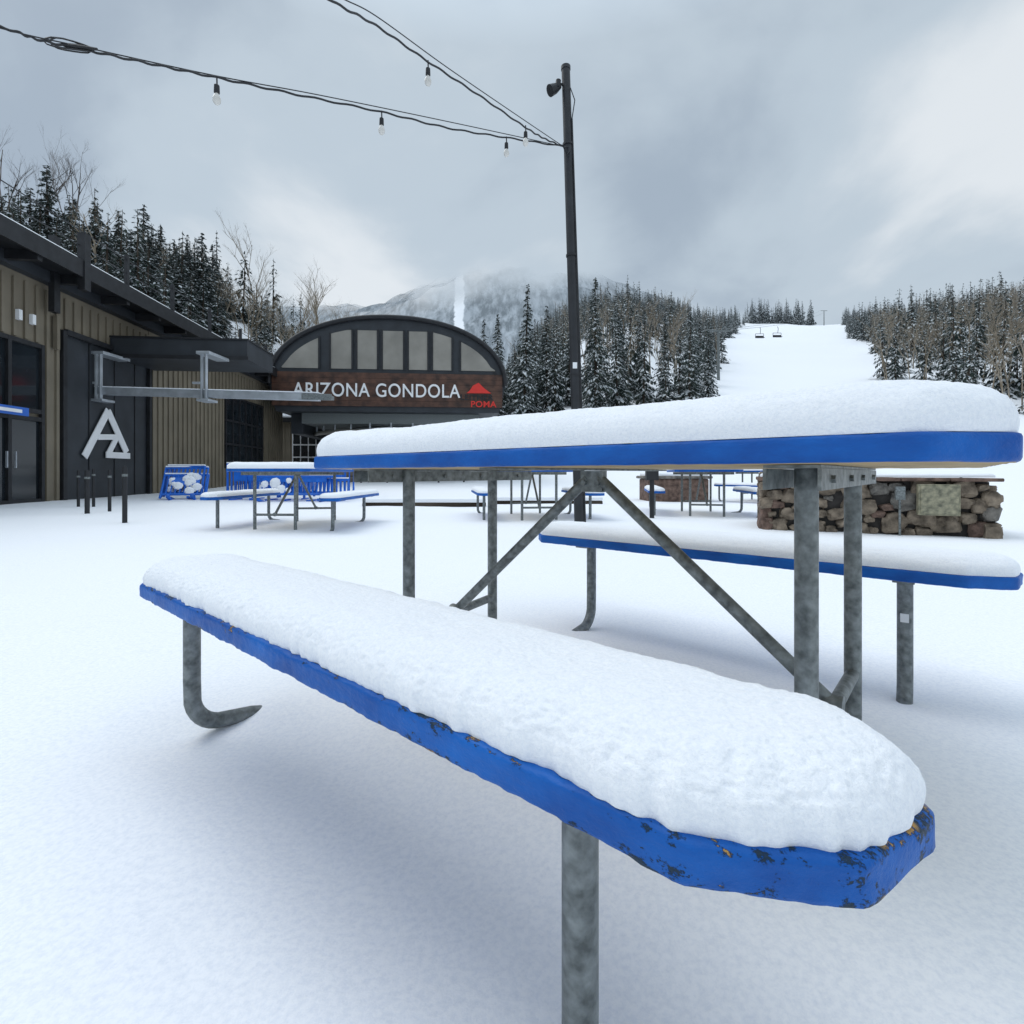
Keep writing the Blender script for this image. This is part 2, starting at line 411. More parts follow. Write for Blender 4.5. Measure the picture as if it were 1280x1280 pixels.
e1 = string('string_lights',
    [at, from_pixel(633, 172, 5.5), from_pixel(560, 160, 5.05), from_pixel(477, 140, 4.65), from_pixel(370, 118, 4.2), from_pixel(271, 97, 3.9), from_pixel(190, 80, 3.7), from_pixel(110, 63, 3.55), from_pixel(50, 50, 3.42), from_pixel(0, 33, 3.3), from_pixel(-170, -20, 3.05)],
    [at, from_pixel(560, 152, 5.05), from_pixel(400, 119, 4.3), from_pixel(271, 95, 3.9), from_pixel(110, 60, 3.55), from_pixel(0, 35, 3.3), from_pixel(-170, -18, 3.05)],
    [(from_pixel(633, 172, 5.5), .06), (from_pixel(477, 140, 4.65), .06), (from_pixel(271, 97, 3.9), .06)])
a = MB()
c = from_pixel(85, 56, 3.5)
for q in range(2):
    a.tube([c + Vector((.17*math.cos(t*.45)*(1-.2*q), .01*q+.01*math.sin(t), .032*math.sin(t*.45)*(1+.2*q) - .03*math.cos(t*.45))) for t in range(15)], .005, 'black', 6)
a.tube([c+Vector((-.03, 0, 0)), c+Vector((.06, 0, -.015)), c+Vector((.20, 0, -.03))], [.012, .018, .008], 'black', 8)
a.obj('wire_coil', e1, True)
string('string_lights',
    [at, from_pixel(680, 173, 5.65), from_pixel(655, 158, 5.3), from_pixel(600, 120, 4.8), from_pixel(535, 77, 4.35), from_pixel(470, 32, 3.85), from_pixel(410, -2, 3.4), from_pixel(300, -80, 2.9)],
    [at, from_pixel(655, 150, 5.3), from_pixel(560, 85, 4.5), from_pixel(470, 20, 3.85), from_pixel(415, -10, 3.4), from_pixel(310, -90, 2.9)],
    [(from_pixel(657, 158, 5.32), .06), (from_pixel(535, 77, 4.35), .06), (from_pixel(339, -52, 3.05), .05)])

# ---------------------------------------------------------------- lodge (left)
LD = empty('lodge_building')
fa = math.atan2(1, -.094) - math.pi/2
LM = Matrix.Translation((-12.2, 12.2, 0)) @ Matrix.Rotation(fa, 4, 'Z')   # local: +x outwards, y along facade
def L(y): return (y-12.2)*math.sqrt(1+.094**2)
def lbox(mb, x0, x1, y0, y1, z0, z1, k): mb.box(x0, x1, L(y0), L(y1), z0, z1, k, LM)
w = MB()
lbox(w, -14, 0, 3.5, 14.0, -.5, 6.0, 'siding'); lbox(w, -14, -.02, 14.0, 17.95, -.5, 4.72, 'dark'); lbox(w, -14, -.02, 14.0, 17.95, 4.722, 6.0, 'siding')
lbox(w, -14, 0, 17.95, 31, -.5, 6.0, 'siding'); w.obj('walls', LD)
r_ = MB(); yy = 3.6
while yy < 31:
    if 14.0 < yy < 17.95: lbox(r_, -.018, .03, yy, yy+.10, 4.76, 5.6, 'siding')
    elif 9.0 < yy < 13.45: lbox(r_, .002, .05, yy, yy+.1, 4.15, 5.6, 'siding')
    elif 23.4 < yy < 28.2:
        lbox(r_, .002, .05, yy, yy+.1, 4.5, 5.6, 'siding'); lbox(r_, .002, .05, yy, yy+.1, 0, .95, 'siding')
    else: lbox(r_, .002, .05, yy, yy+.10, 0, 5.6, 'siding')
    yy += .33
r_.obj('siding_ribs', LD)
d = MB()
for y0, y1 in ((10.2, 11.7), (11.75, 13.3)): lbox(d, .004, .03, y0, y1, 2.42, 4.0, 'window')
for y0, y1 in ((9.1, 10.2), (10.3, 11.3), (11.35, 12.35), (12.4, 13.3)): lbox(d, .004, .03, y0, y1, .1, 2.1, 'window')
for y in (9.05, 10.15, 11.25, 12.3, 13.28): lbox(d, .032, .10, y, y+.10, 0, 4.1, 'black')
for z in (0, 2.1, 2.3, 4.0): lbox(d, .033, .095, 9.0, 13.38, z, z+.11, 'black')
for y in (12.22, 12.46): lbox(d, .10, .14, y, y+.03, .9, 1.3, 'steel')
d.obj('entrance_doors', LD)
d = MB()
lbox(d, .004, .03, 23.6, 28.0, 1.05, 4.4, 'window')
for i in range(7): lbox(d, .032, .09, 23.6+i*.72, 23.68+i*.72, 1.0, 4.4, 'black')
for z in (1.0, 2.1, 3.2, 4.35): lbox(d, .034, .085, 23.55, 28.05, z, z+.09, 'black')
d.obj('window', LD)
d = MB()
for y in (14.0, 17.85): lbox(d, .0, .10, y, y+.14, 0, 4.7, 'black')
lbox(d, .0, .10, 14.15, 17.85, 4.6, 4.75, 'black')
for y in (15.1, 16.2, 17.2): lbox(d, -.015, .004, y, y+.02, 0, 4.6, 'black')
d.obj('panel_frame', LD)
lg = MB()
def stroke(p, q, wd, z=0):
    p = Vector(p); q = Vector(q); n = Vector((-(q-p).y, (q-p).x)).normalized()*wd/2
    lg.prism([p-n, q-n, q+n, p+n], .03, .055+z, 'white', lambda a, dd: LM @ Vector((dd, L(15.85)+a[0], a[1])))
stroke((-1.0, 1.25), (0, 2.72), .24); stroke((.86, 1.45), (-.02, 2.70), .24, .003)
stroke((-.10, 1.34), (1.02, 1.34), .19, .005); stroke((-.02, 1.34), (.46, 2.02), .19, .007); stroke((-.46, 1.86), (.40, 1.92), .17, .009)
lg.obj('mountain_logo', LD)
rf = MB()
lbox(rf, -14, 1.0, 3.0, 31.5, 6.05, 6.28, 'black'); lbox(rf, 1.003, 1.06, 3.0, 31.5, 5.92, 6.36, 'black')
lbox(rf, .0, .25, 3.0, 31.5, 5.75, 6.04, 'dark')
yy = 4
while yy < 31: lbox(rf, .26, .98, yy, yy+.14, 5.82, 6.045, 'black'); yy += 1.6
rf.prism([(-14, 8.0), (1.0, 6.36), (1.0, 6.285), (-14, 6.285)], L(3.0), L(31.5), 'dark', lambda a, dd: LM @ Vector((a[0], dd, a[1])))
rf.obj('roof', LD)
rs = MB(); rs.prism([(-14, 8.12), (.9, 6.47), (.95, 6.40), (-14, 8.01)], L(3.0), L(31.4), 'snow', lambda a, dd: LM @ Vector((a[0], dd, a[1])))
rs.obj('roof_snow', LD)
po = MB()
for i, y in enumerate((10.8, 13.35, 15.2, 17.6, 20.2, 23.0, 26.0, 29.0)):
    t = 7.1 if i == 1 else 7.3
    lbox(po, .90, 1.0 + (.09 if i == 1 else 0), y, y+.10 + (.12 if i == 1 else 0), 5.6 if i == 1 else 6.3, t, 'black')
for z in (6.75, 7.15): lbox(po, .945, .965, 3.0, 30.5, z, z+.02, 'black')
lbox(po, .2, .35, 13.35, 13.55, 5.0, 7.0, 'black')
po.obj('roof_railing', LD)
sg = MB(); lbox(sg, .35, .40, 10.8, 12.5, 2.16, 2.36, 'bluesign'); lbox(sg, .402, .41, 11.2, 12.3, 2.22, 2.30, 'white'); sg.obj('entrance_sign', LD)
li = MB()
for y in (12.55, 12.95): lbox(li, .05, .14, y, y+.10, 4.55, 4.8, 'white')
lbox(li, .05, .16, 13.7, 13.8, 4.1, 5.0, 'siding'); li.obj('wall_lights', LD)
cp = MB(); lbox(cp, .0, 4.1, 16.0, 18.2, 4.42, 5.02, 'dark'); lbox(cp, -.02, 4.14, 15.96, 18.24, 5.02, 5.07, 'black')
lbox(cp, .0, 4.14, 15.95, 15.99, 4.38, 4.50, 'black'); cp.obj('canopy', LD)
bm_ = MB()
RB = Matrix.Translation((-12.9, 15.45, 3.26)) @ Matrix.Rotation(R(1.6), 4, 'Y')
bm_.box(0, 7.1, -.1, .1, -.11, .11, 'steel', RB)
bm_.box(-.02, 7.1, -.12, .12, .113, .14, 'snow', RB)
bm_.box(6.6, 7.5, -.13, -.103, -.09, .09, 'galv', RB); bm_.box(7.1, 7.5, -.10, .12, -.07, .05, 'galv', RB)
for x in (-12.35, -9.2):
    bm_.box(x-.09, x-.04, 15.25, 15.345, 3.0, 4.40, 'steel'); bm_.box(x+.04, x+.09, 15.25, 15.345, 3.0, 4.40, 'steel')
    bm_.box(x-.18, x+.18, 15.2, 15.70, 2.92, 2.99, 'steel'); bm_.box(x-.2, x+.2, 15.22, 16.3, 4.32, 4.41, 'steel')
    bm_.box(x-.34, x-.10, 15.26, 15.34, 3.44, 3.50, 'steel')
bm_.obj('steel_beam', LD, bevel=.008)

AN = empty('ski_lodge_annex', (-10.6, 36, 0), R(8))
mb = MB(); mb.box(-6, 2.6, 0, 7, -.5, 4.3, 'siding'); mb.box(-6.3, 2.9, -.4, 7.3, 4.3, 4.6, 'black'); mb.box(-6.2, 2.8, -.3, 7.2, 4.603, 4.72, 'snow')
for i in range(24): mb.box(-5.9+i*.36, -5.82+i*.36, -.05, -.002, 0, 4.2, 'siding')
mb.obj('walls', AN)
mb = MB(); mb.box(-4.6, -2.0, -.10, -.052, 1.0, 3.6, 'white')
for i in range(5):
    for k in range(3): mb.box(-4.52+i*.51, -4.08+i*.51, -.13, -.102, 1.08+k*.86, 1.84+k*.86, 'window')
mb.box(.2, 1.6, -.1, -.052, 0, 2.3, 'window'); mb.obj('windows', AN)

# ---------------------------------------------------------------- gondola station
GS = empty('gondola_station', (-6.7, 28, 0), R(5))
def arch(x, ins=0.0):
    a = 6.35-ins; b = 3.69-ins
    return 5.6 + b*max(0, 1-abs(x/a)**2.15)**(1/2.15)
def outline(ins=0, zb=4.13, xb=6.0, n=48):
    pts = [(-xb+ins, zb+ins), (xb-ins, zb+ins)]
    a = 6.35-ins; b = 3.69-ins
    for i in range(n+1):
        t = math.pi*i/n; c_, s_ = math.cos(t), math.sin(t)
        pts.append((a*math.copysign(abs(c_)**(2/2.15), c_), 5.6+b*abs(s_)**(2/2.15)))
    return pts
fn = lambda p, dd: (p[0], dd, p[1])
mb = MB(); mb.prism(outline(), 0, 9.5, 'dark', fn); mb.obj('arched_shell', GS, True, 30)
mb = MB()
o_ = [(x, -.12, z) for x, z in outline()[2:]]
mb.tube(o_, .13, 'black', 10); mb.obj('arch_rim', GS, True)
mb = MB()
def X(px): return (px-487)*28/640
for a, b in ((357, 402), (415, 442), (447, 473), (478, 505), (510, 535), (540, 565), (575, 619)):
    x0, x1 = X(a), X(b); top = [(x0+(x1-x0)*i/8) for i in range(9)]
    tz = [min(8.55, arch(x, .55)) for x in top]
    if b <= 402 or a >= 575: tz = [max(6.5, z) for z in tz]
    mb.prism([(x0, 6.45), (x1, 6.45)] + [(x, z) for x, z in zip(reversed(top), reversed(tz))], -.05, -.004, 'blind', fn)
    for q in (x0, x1): mb.box(q-.05, q+.05, -.09, -.052, 6.42, min(8.6, arch(q, .5)), 'black')
mb.obj('glazing', GS)
mb = MB()
for k in range(6):
    z0 = 4.42+k*.305; mb.box(-6.18, 6.18, -.09, -.003, z0, z0+.295, 'brown')
mb.obj('sign_board', GS)
def text(s, x, z, size, key, y, par, name, sx=1.0):
    cu = bpy.data.curves.new(name, 'FONT'); cu.body = s; cu.size = size; cu.extrude = .015
    cu.space_character = 1.06; cu.offset = .008
    cu.materials.append(M[key]); o = bpy.data.objects.new(name, cu); COL.objects.link(o)
    o.parent = par; o.location = (x, y, z); o.rotation_euler = (R(90), 0, 0); o.scale = (sx, 1, 1); return o
text('ARIZONA GONDOLA', X(371), 4.94, 1.04, 'white', -.12, GS, 'lettering', .84)
text('LEITNER', X(575), 4.82, .44, 'black', -.12, GS, 'sponsor_lettering', 1.05)
text('POMA', X(588), 4.44, .47, 'red', -.12, GS, 'sponsor_lettering', 1.05)
mb = MB(); mb.prism([(X(583), 5.20), (X(614), 5.20), (X(606), 5.45), (X(598), 5.78), (X(591), 5.62), (X(587), 5.35)], -.13, -.095, 'red', fn); mb.obj('sponsor_mark', GS)
mb = MB()
mb.box(-4.9, 4.9, .8, 9, 3.55, 4.12, 'galv'); mb.box(-5.6, -4.95, 1.2, 8.8, 3.0, 4.12, 'dark')
pts = [(5.3*math.cos(math.pi+math.pi*i/28), 5.2+4.6*math.sin(math.pi+math.pi*i/28), 3.15) for i in range(29)]
mb.tube(pts, .12, 'blind', 8)
for i in range(0, 29, 2): mb.tube([pts[i], (pts[i][0], pts[i][1], 3.6)], .05, 'steel', 6)
mb.tube([(0, 5, 3.3), (0, 5, 3.5)], 3.0, 'steel', 36)
for x in (-2.4, 2.4): mb.box(x-.5, x+.5, 4.6, 5.6, -.2, 3.55, 'dark')
for i in range(7): mb.box(-6.0+i*1.95, -5.85+i*1.95, 8.5, 8.7, -.2, 3.5, 'dark')
mb.box(-6.0, 6.0, 8.48, 8.72, -.2, .9, 'siding')
for i in range(9): mb.box(-5.8+i*1.4, -5.7+i*1.4, 0.1, .2, 0, 1.1, 'black')
mb.box(-5.8, 5.5, .12, .18, 1.1, 1.16, 'black'); mb.box(-5.8, 5.5, .12, .18, .6, .64, 'black')
mb.box(-3.2, -1.2, 1.0, 3.0, -.1, 2.3, 'siding'); mb.box(-3.0, -1.4, .95, .999, 1.0, 2.0, 'window')
mb.obj('machinery', GS)
def cabin(x, y):
    c = MB()
    prof = [(0, .35), (.75, .55), (.95, 1.2), (.9, 1.9), (.6, 2.25), (0, 2.35)]
    N = 14
    for (r, z) in prof:
        for q in range(N):
            t = 2*math.pi*q/N; c.v.append((x+max(r, .02)*math.copysign(abs(math.cos(t))**.6, math.cos(t)), y+max(r, .02)*.9*math.copysign(abs(math.sin(t))**.6, math.sin(t)), z))
    for k in range(len(prof)-1):
        for q in range(N): c.face([k*N+q, k*N+(q+1) % N, (k+1)*N+(q+1) % N, (k+1)*N+q], 'window' if k in (2,) else 'steel')
    c.tube([(x, y, 2.3), (x, y, 3.15)], .06, 'black', 6)
    c.obj('cabin', GS)
cabin(3.6, 2.3); cabin(.5, 1.3)

# ---------------------------------------------------------------- bollards, barriers
for px, by, ty, wd in ((156, 652, 583, .035), (137, 640, 587, .03), (109, 643, 588, .04), (117, 634, 586, .03), (98, 634, 588, .03)):
    dd = H*F/(by-592); b = MB(); h = H + (592-ty)/F*dd
    b.tube([(0, 0, -.1), (0, 0, h-.03), (0, 0, h)], [wd, wd, wd*.7], 'black', 12)
    b.tube([(0, 0, h-.16), (0, 0, h-.12)], wd*1.15, 'galv', 12)
    o = b.obj('bollard', None, True); o.location = ((px-640)/F*dd, dd, 0)
def barrier(x, y, rz, wdt=2.2, hgt=1.0, key='barrier', tilt=0, clumps=0, z=0):
    b = MB(); b.tube([(0, 0, .1), (0, 0, hgt), (wdt, 0, hgt), (wdt, 0, .1)], .035, key, 8)
    b.tube([(0, 0, .22), (wdt, 0, .22)], .03, key, 8)
    n = int(wdt/.11)
    for i in range(1, n): b.tube([(i*wdt/n, 0, .22), (i*wdt/n, 0, hgt)], .018, key, 6)
    b.box(.2, wdt-.2, -.012, .012, .55, .80, key)
    for xx in (.25, wdt-.25): b.box(xx-.03, xx+.03, -.25, .25, .0, .06, key)
    b.box(0, wdt, -.04, .04, hgt+.03, hgt+.06, 'snow')
    for c_ in range(clumps):      # snow stuck on the leaning panel
        cx_, cz_, rr = random.uniform(.15, wdt-.15), random.uniform(.3, hgt-.05), random.uniform(.07, .16)
        b.tube([(cx_, -.01, cz_), (cx_, -.05, cz_), (cx_+.01, -.07, cz_-.01)], [rr, rr*.8, rr*.3], 'snow', 9)
    o = b.obj('crowd_barrier', None); o.location = (x, y, z); o.rotation_euler = (tilt, 0, rz)
barrier(-8.1, 14.6, R(4), 2.4, 1.0); barrier(-7.6, 14.9, R(-3), 2.5, 1.0); barrier(-6.4, 14.0, R(8), 2.0, .85); barrier(-6.9, 13.6, R(-6), 2.2, .7, 'barrier', R(-14), 6)
barrier(-7.4, 14.2, R(2), 2.4, .95, 'barrier', R(-8), 5); barrier(-8.0, 14.4, R(-9), 1.6, 1.02); barrier(-5.6, 13.8, R(-12), 1.3, .6)
barrier(-9.9, 14.4, R(14), 1.1, 1.0, 'barrier', R(-24), 7); barrier(-9.75, 14.15, R(20), 1.1, .9, 'barrier', R(-38), 8); barrier(-9.95, 14.6, R(8), 1.0, 1.0, 'barrier', R(-16), 3)

# ---------------------------------------------------------------- stone fire-pit wall
SW = empty('stone_wall', (3.44, 6.98, 0), R(-24))
mb = MB(); mb.box(0.02, 2.40, .08, .95, -.2, .66, 'mortar'); mb.obj('core', SW)
st = MB()
def stone(cx, cz, w_, h_, k, side=0):
    nu, nv = 16, 10; n0 = len(st.v); sd = random.random()*50; e = random.uniform(.45, .75); tl = random.uniform(-.3, .3)
    for j in range(nv+1):
        for i in range(nu):
            th = math.pi*j/nv; ph = 2*math.pi*i/nu
            d = Vector((math.cos(ph)*math.sin(th), math.cos(th), math.sin(ph)*math.sin(th)))
            q = [math.copysign(abs(c_)**e, c_) for c_ in d]
            nn = 1 + .42*noise.noise(d*1.6+Vector((sd, 0, 0))) + .12*noise.noise(d*5+Vector((sd, 0, 0)))
            x_, y_, z_ = q[0]*w_/2*nn, q[1]*.09*nn, q[2]*h_/2*nn
            x_, z_ = x_*math.cos(tl)-z_*math.sin(tl), z_*math.cos(tl)+x_*math.sin(tl)*.6
            if side == 1: st.v.append((2.39+y_, cx+x_, cz+z_))
            elif side == 2: st.v.append((.03+y_, cx+x_, cz+z_))
            else: st.v.append((cx+x_, .07+y_, cz+z_))
    for j in range(nv):
        for i in range(nu): st.face([n0+j*nu+i, n0+j*nu+(i+1) % nu, n0+(j+1)*nu+(i+1) % nu, n0+(j+1)*nu+i], k)
for side, Lw in ((0, 2.42), (1, .95), (2, .95)):
    P = []; tries = 0
    while tries < 900:
        tries += 1
        w_ = random.uniform(.20, .40)*(1 if tries < 300 else .5); h_ = w_*random.uniform(.6, .9)
        cx_, cz_ = random.uniform(.03, Lw-.03), random.uniform(.02, .60)
        if all(((cx_-a)/((w_+b)*.45))**2 + ((cz_-c)/((h_+d_)*.45))**2 > 1 for a, c, b, d_ in P):
            P.append((cx_, cz_, w_, h_)); stone(cx_, cz_, w_, h_, random.choice(('stoneA', 'stoneA', 'stoneA', 'stoneB', 'stoneC')), side)
st.obj('stones', SW, True, 55)
mb = MB(); x = -.08
while x < 2.4:
    w_ = random.uniform(.35, .6); x1 = min(2.50, x+w_)
    if x1 > 2.4: x1 = 2.5
    mb.box(x, x1-.012, -.07, 1.0, .665, .710+random.uniform(-.006, .008), 'stoneB'); x = x1
mb.obj('cap_slabs', SW, bevel=.012)
def snow_blob(name, x0, x1, y0, y1, z, T, par, r=.12, step=.03):
    me = snowcap(name, [(x0, y0), (x1, y0), (x1, y1), (x0, y1)], z, T, r, step, 14, random.random()*9, .01)
    return mkobj(name, me, par)
snow_blob('cap_snow', -.04, 2.46, .02, .98, .715, .06, SW)
mb = MB(); mb.box(1.66, 2.06, -.16, -.06, .26, .63, 'box'); mb.box(1.68, 2.04, -.175, -.161, .28, .61, 'box')
mb.box(1.44, 1.54, -.13, -.07, .44, .60, 'galv'); mb.tube([(1.49, -.09, .44), (1.49, -.09, -.05)], .014, 'galv', 8); mb.obj('electrical_box', SW, bevel=.006)
S2 = empty('stone_planter', (3.6, 13.5, 0)); mb = MB(); mb.box(0, 1.6, 0, 1, -.1, .62, 'stoneB'); mb.box(-.08, 1.68, -.08, 1.08, .623, .70, 'stoneC')
mb.obj('body', S2, bevel=.05); snow_blob('planter_snow', 0, 1.6, 0, 1, .70, .1, S2)
for x0, x1, y in ((-3.4, -.6, 11.6), (-.4, 2.2, 12.4)):
    b = MB(); b.box(x0, x1, y, y+.25, -.1, .10, 'bark'); b.box(x0, x1, y-.01, y+.26, .103, .19, 'snow'); b.obj('timber_edging', bevel=.02)
for x, y, h in ((2.35, 8.6, .95), (-.6, 15.5, 1.4), (5.3, 16, 1.2)):
    b = MB(); b.tube([(0,0,-.1), (0,0,h)], .04, 'black', 10); b.box(-.1, .1, -.05, .05, h-.3, h, 'black'); o = b.obj('marker_post'); o.location = (x, y, 0)

# ---------------------------------------------------------------- trees
def conifer(name, levels, nb, seg, snowp, Ht=10.0, Rr=2.1, seed=0):
    rnd = random.Random(seed); mb = MB(); kn, ks = mb.mi('needle'), mb.mi('tsnow'); mb.mi('bark')
    mb.tube([(0, 0, -1.0), (0, 0, Ht*.5), (0, 0, Ht*.97)], [.17, .10, .015], 'bark', 6)
    lop = [rnd.uniform(.75, 1.2) for _ in range(8)]
    def kite(c, d, sd, ln, wd, mi):
        n = len(mb.v); a = c-d*ln*.45; e = c+d*ln*.6
        mb.v.extend([tuple(a), tuple(c+sd*wd*.5), tuple(e), tuple(c-sd*wd*.5)]); mb.f.append([n, n+1, n+2, n+3]); mb.m.append(mi)
    for i in range(levels):
        f = i/levels; z = .7 + (Ht-.75)*f**.95
        rad = Rr*(1-f)**.9*rnd.uniform(.78, 1.15) + .10
        for b in range(max(4, int(nb*(1-.45*f)))):
            an = rnd.uniform(0, 6.283); rr = rad*rnd.uniform(.7, 1.1)*lop[int(an/6.284*8)]
            if rnd.random() < .06: continue
            o = Vector((math.cos(an), math.sin(an), 0)); sd0 = Vector((-o.y, o.x, 0)); zz = z+rnd.uniform(-.12, .12)
            for k in range(seg):
                q = (k+.6+rnd.uniform(-.2, .2))/seg; pr_ = rr*q
                if q < .3 and rnd.random() < .5: continue
                c = o*pr_ + Vector((0, 0, zz - .30*pr_ - .10*pr_*pr_/Rr)) + sd0*rnd.uniform(-.16, .16)*rr
                dr = rnd.uniform(.35, 1.0); d = (o + sd0*rnd.uniform(-.7, .7) + Vector((0, 0, -dr))).normalized()
                sd = (d.cross(Vector((rnd.uniform(-.3, .3), rnd.uniform(-.3, .3), 1)))).normalized()
                sz = (rr/seg*1.25+.10)*rnd.uniform(.7, 1.2)
                kite(c, d, sd, sz, sz*.55, kn)
                if rnd.random() < .5: kite(c-Vector((0, 0, sz*.25)), (d+Vector((0, 0, -.8))).normalized(), sd, sz*.9, sz*.3, kn)
                if rnd.random() < snowp: kite(c+Vector((0, 0, sz*.10))+o*.03, d, sd, sz*1.0, sz*rnd.uniform(.28, .55), ks)
    return mb.mesh(name)
near = [conifer('spruce_hi_%d' % i, 38, 13, 6, .92, 10, 1.9, 30+i) for i in range(3)]
far = [conifer('spruce_lo_%d' % i, 19, 8, 3, .95, 10, 1.75+.15*i, 50+i) for i in range(5)]
def bare(name, key, seed, Ht=9.0, dep=5):
    rnd = random.Random(seed); mb = MB()
    def br(p, d, ln, r, k):
        n = 3; pts = [p]; dd = d.copy()
        for _ in range(n):
            dd = (dd + Vector((rnd.uniform(-.16, .16), rnd.uniform(-.16, .16), .07))).normalized(); pts.append(pts[-1]+dd*ln/n)
        mb.tube(pts, [r, r*.85, r*.7, r*.55], key, 5 if k > 3 else 3, False)
        if k == 0: return
        for q in range(3 if k < dep else 6):
            tpos = rnd.uniform(.35, 1.0); j = min(2, int(tpos*3)); s_ = pts[j].lerp(pts[j+1], tpos*3-j)
            an = rnd.uniform(0, 6.283); sp = rnd.uniform(.4, .8)
            side = Vector((math.cos(an), math.sin(an), 0)); nd = (dd*(1-sp*.4)+side*sp).normalized()
            br(s_, nd, ln*rnd.uniform(.45, .7) if k < dep else ln*rnd.uniform(.3, .5), r*.45, k-1)
    br(Vector((0, 0, -.5)), Vector((0, 0, 1)), Ht*.85, .13, dep)
    return mb.mesh(name)
aspen = [bare('aspen_%d' % i, 'twig', 70+i, 9, 4) for i in range(3)]
aspend = [bare('bare_%d' % i, 'twigd', 80+i, 9, 5) for i in range(2)]
def put(name, me, x, y, s, par=None, sz=None, lean=0):
    o = mkobj(name, me, par); o.location = (x, y, hill(x, y)-.3); o.scale = (s, s, sz or s*random.uniform(.9, 1.15))
    o.rotation_euler = (random.uniform(-.03, .03)+lean, random.uniform(-.03, .03), random.uniform(0, 6.28)); return o
def topfit(px, topy, d):
    x = (px-640)/F*d; zt = H+(592-topy)/F*d; return x, d, (zt-hill(x, d)+.3)/10
for px, ty, d in ((655, 352, 62), (683, 378, 66), (745, 342, 58), (716, 385, 70), (622, 388, 64), (604, 398, 75), (775, 380, 66), (800, 388, 72), (830, 392, 70), (862, 400, 76), (885, 408, 72),
                  (252, 290, 46), (232, 300, 50), (178, 253, 44), (150, 262, 47), (203, 280, 50), (60, 203, 40), (36, 230, 43), (120, 255, 46), (92, 245, 50), (5, 245, 42), (135, 280, 42), (215, 296, 44), (272, 330, 52), (320, 388, 60),
                  (20, 258, 40), (76, 262, 41), (105, 275, 42), (165, 285, 41), (190, 294, 42), (240, 315, 45), (265, 305, 49), (48, 250, 39), (225, 318, 41)):
    x, y, s = topfit(px, ty, d)
    o = put('spruce_tree', random.choice(near), x, y, max(.4, s)*(.85 if px > 500 else 1.3), None, max(.4, s))
for px, ty, d in ((12, 165, 46), (38, 185, 44), (98, 210, 48)):
    x, y, s = topfit(px, ty, d); put('bare_tree', random.choice(aspend), x, y, max(.4, s)*.55, None, s)
forest = empty('conifer_forest'); asp = empty('aspen_grove')
def run_mask(x, y):
    a = x/y; lo = .40 + .050*sst(90, 340, y) + .008*math.sin(y*.06) - .05*(1-sst(50, 100, y)); hi = .72 - .070*sst(90, 260, y) + .05*(1-sst(50, 100, y)) + .008*math.sin(y*.05)
    if lo < a < hi: return True
    if abs(a-.80) < .008+.008*math.sin(y*.05) and 80 < y < 130: return True
    return False
cnt = 0; y = 60.0
while y < 372:
    sp = 3.3 + y*.0095
    x = -.62*y - 5
    while x < 1.08*y + 8:
        xx = x+random.uniform(-.45, .45)*sp; yy = y+random.uniform(-.5, .5)*sp
        x += sp*(.8 if x > .62*y else 1)
        if run_mask(xx, yy): continue
        a = xx/yy
        if a < -.06 and yy > 200: continue
        if yy < 66 and a > -.12:
            if not (yy > 62 and (a < .36 or a > .85)): continue
        if .64 < a < .85 and yy < 78: continue
        if random.random() < .10: continue
        asp_p = .10 + (.36 if a > .66 and yy < 170 else 0) + (.30 if .05 < a < .35 and noise.noise(Vector((xx*.03, yy*.03, 5))) > .12 else 0)
        if a < -.2: asp_p = .4
        if yy < 220 and random.random() < asp_p:
            s = random.uniform(.7, 1.15); put('aspen_tree_part', random.choice(aspen), xx, yy, s*.75, asp, s*1.1)
        else:
            s = random.uniform(.6, 1.2)*(1.15 if a > .6 and yy < 220 else .98)*(.75 if a < -.06 else 1)
            put('spruce_part', random.choice(far), xx, yy, s*.95, forest, s*random.uniform(1.0, 1.3))
        cnt += 1
    y += sp
for _ in range(60):
    yy = random.uniform(374, 392); xx = yy*random.uniform(.455, .585); s = random.uniform(1.2, 2.1); put('spruce_part', random.choice(far), xx, yy, s*.7, forest, s)
for _ in range(330):
    yy = random.uniform(36, 62); xx = -yy*random.uniform(.60, 1.12)
    if random.random() < .12: put('aspen_tree_part', random.choice(aspen), xx, yy, random.uniform(.5, .8), asp)
    else: put('spruce_part', random.choice(far), xx, yy, random.uniform(.5, .9), forest)
for _ in range(150):
    yy = random.uniform(44, 85); xx = -yy*random.uniform(.40, .62)
    if random.random() < .5: put('aspen_tree_part', random.choice(aspen), xx, yy, random.uniform(.35, .6), asp)
    else: put('spruce_part', random.choice(far), xx, yy, random.uniform(.35, .6), forest)
print('trees', cnt)

# ---------------------------------------------------------------- distant mountain dissolving in cloud
m, nt, b, o = new_mat('mountain_forest')
gn = nt.nodes.new('ShaderNodeNewGeometry'); n = nt.nodes.new('ShaderNodeTexNoise'); n.inputs['Scale'].default_value = .06; n.inputs['Detail'].default_value = 9; n.inputs['Roughness'].default_value = .65
mp = nt.nodes.new('ShaderNodeMapping'); mp.inputs['Scale'].default_value = (1.6, .4, .5)
nt.links.new(gn.outputs['Position'], mp.inputs[0]); nt.links.new(mp.outputs[0], n.inputs['Vector'])
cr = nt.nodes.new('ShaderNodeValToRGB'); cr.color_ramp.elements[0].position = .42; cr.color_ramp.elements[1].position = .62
cr.color_ramp.elements[0].color = (.18, .205, .225, 1); cr.color_ramp.elements[1].color = (.42, .46, .50, 1)  # distance haze put into the colour: pale, low-contrast forest tones
nt.links.new(n.outputs['Fac'], cr.inputs[0])
sp_ = nt.nodes.new('ShaderNodeSeparateXYZ'); nt.links.new(gn.outputs['Position'], sp_.inputs[0])
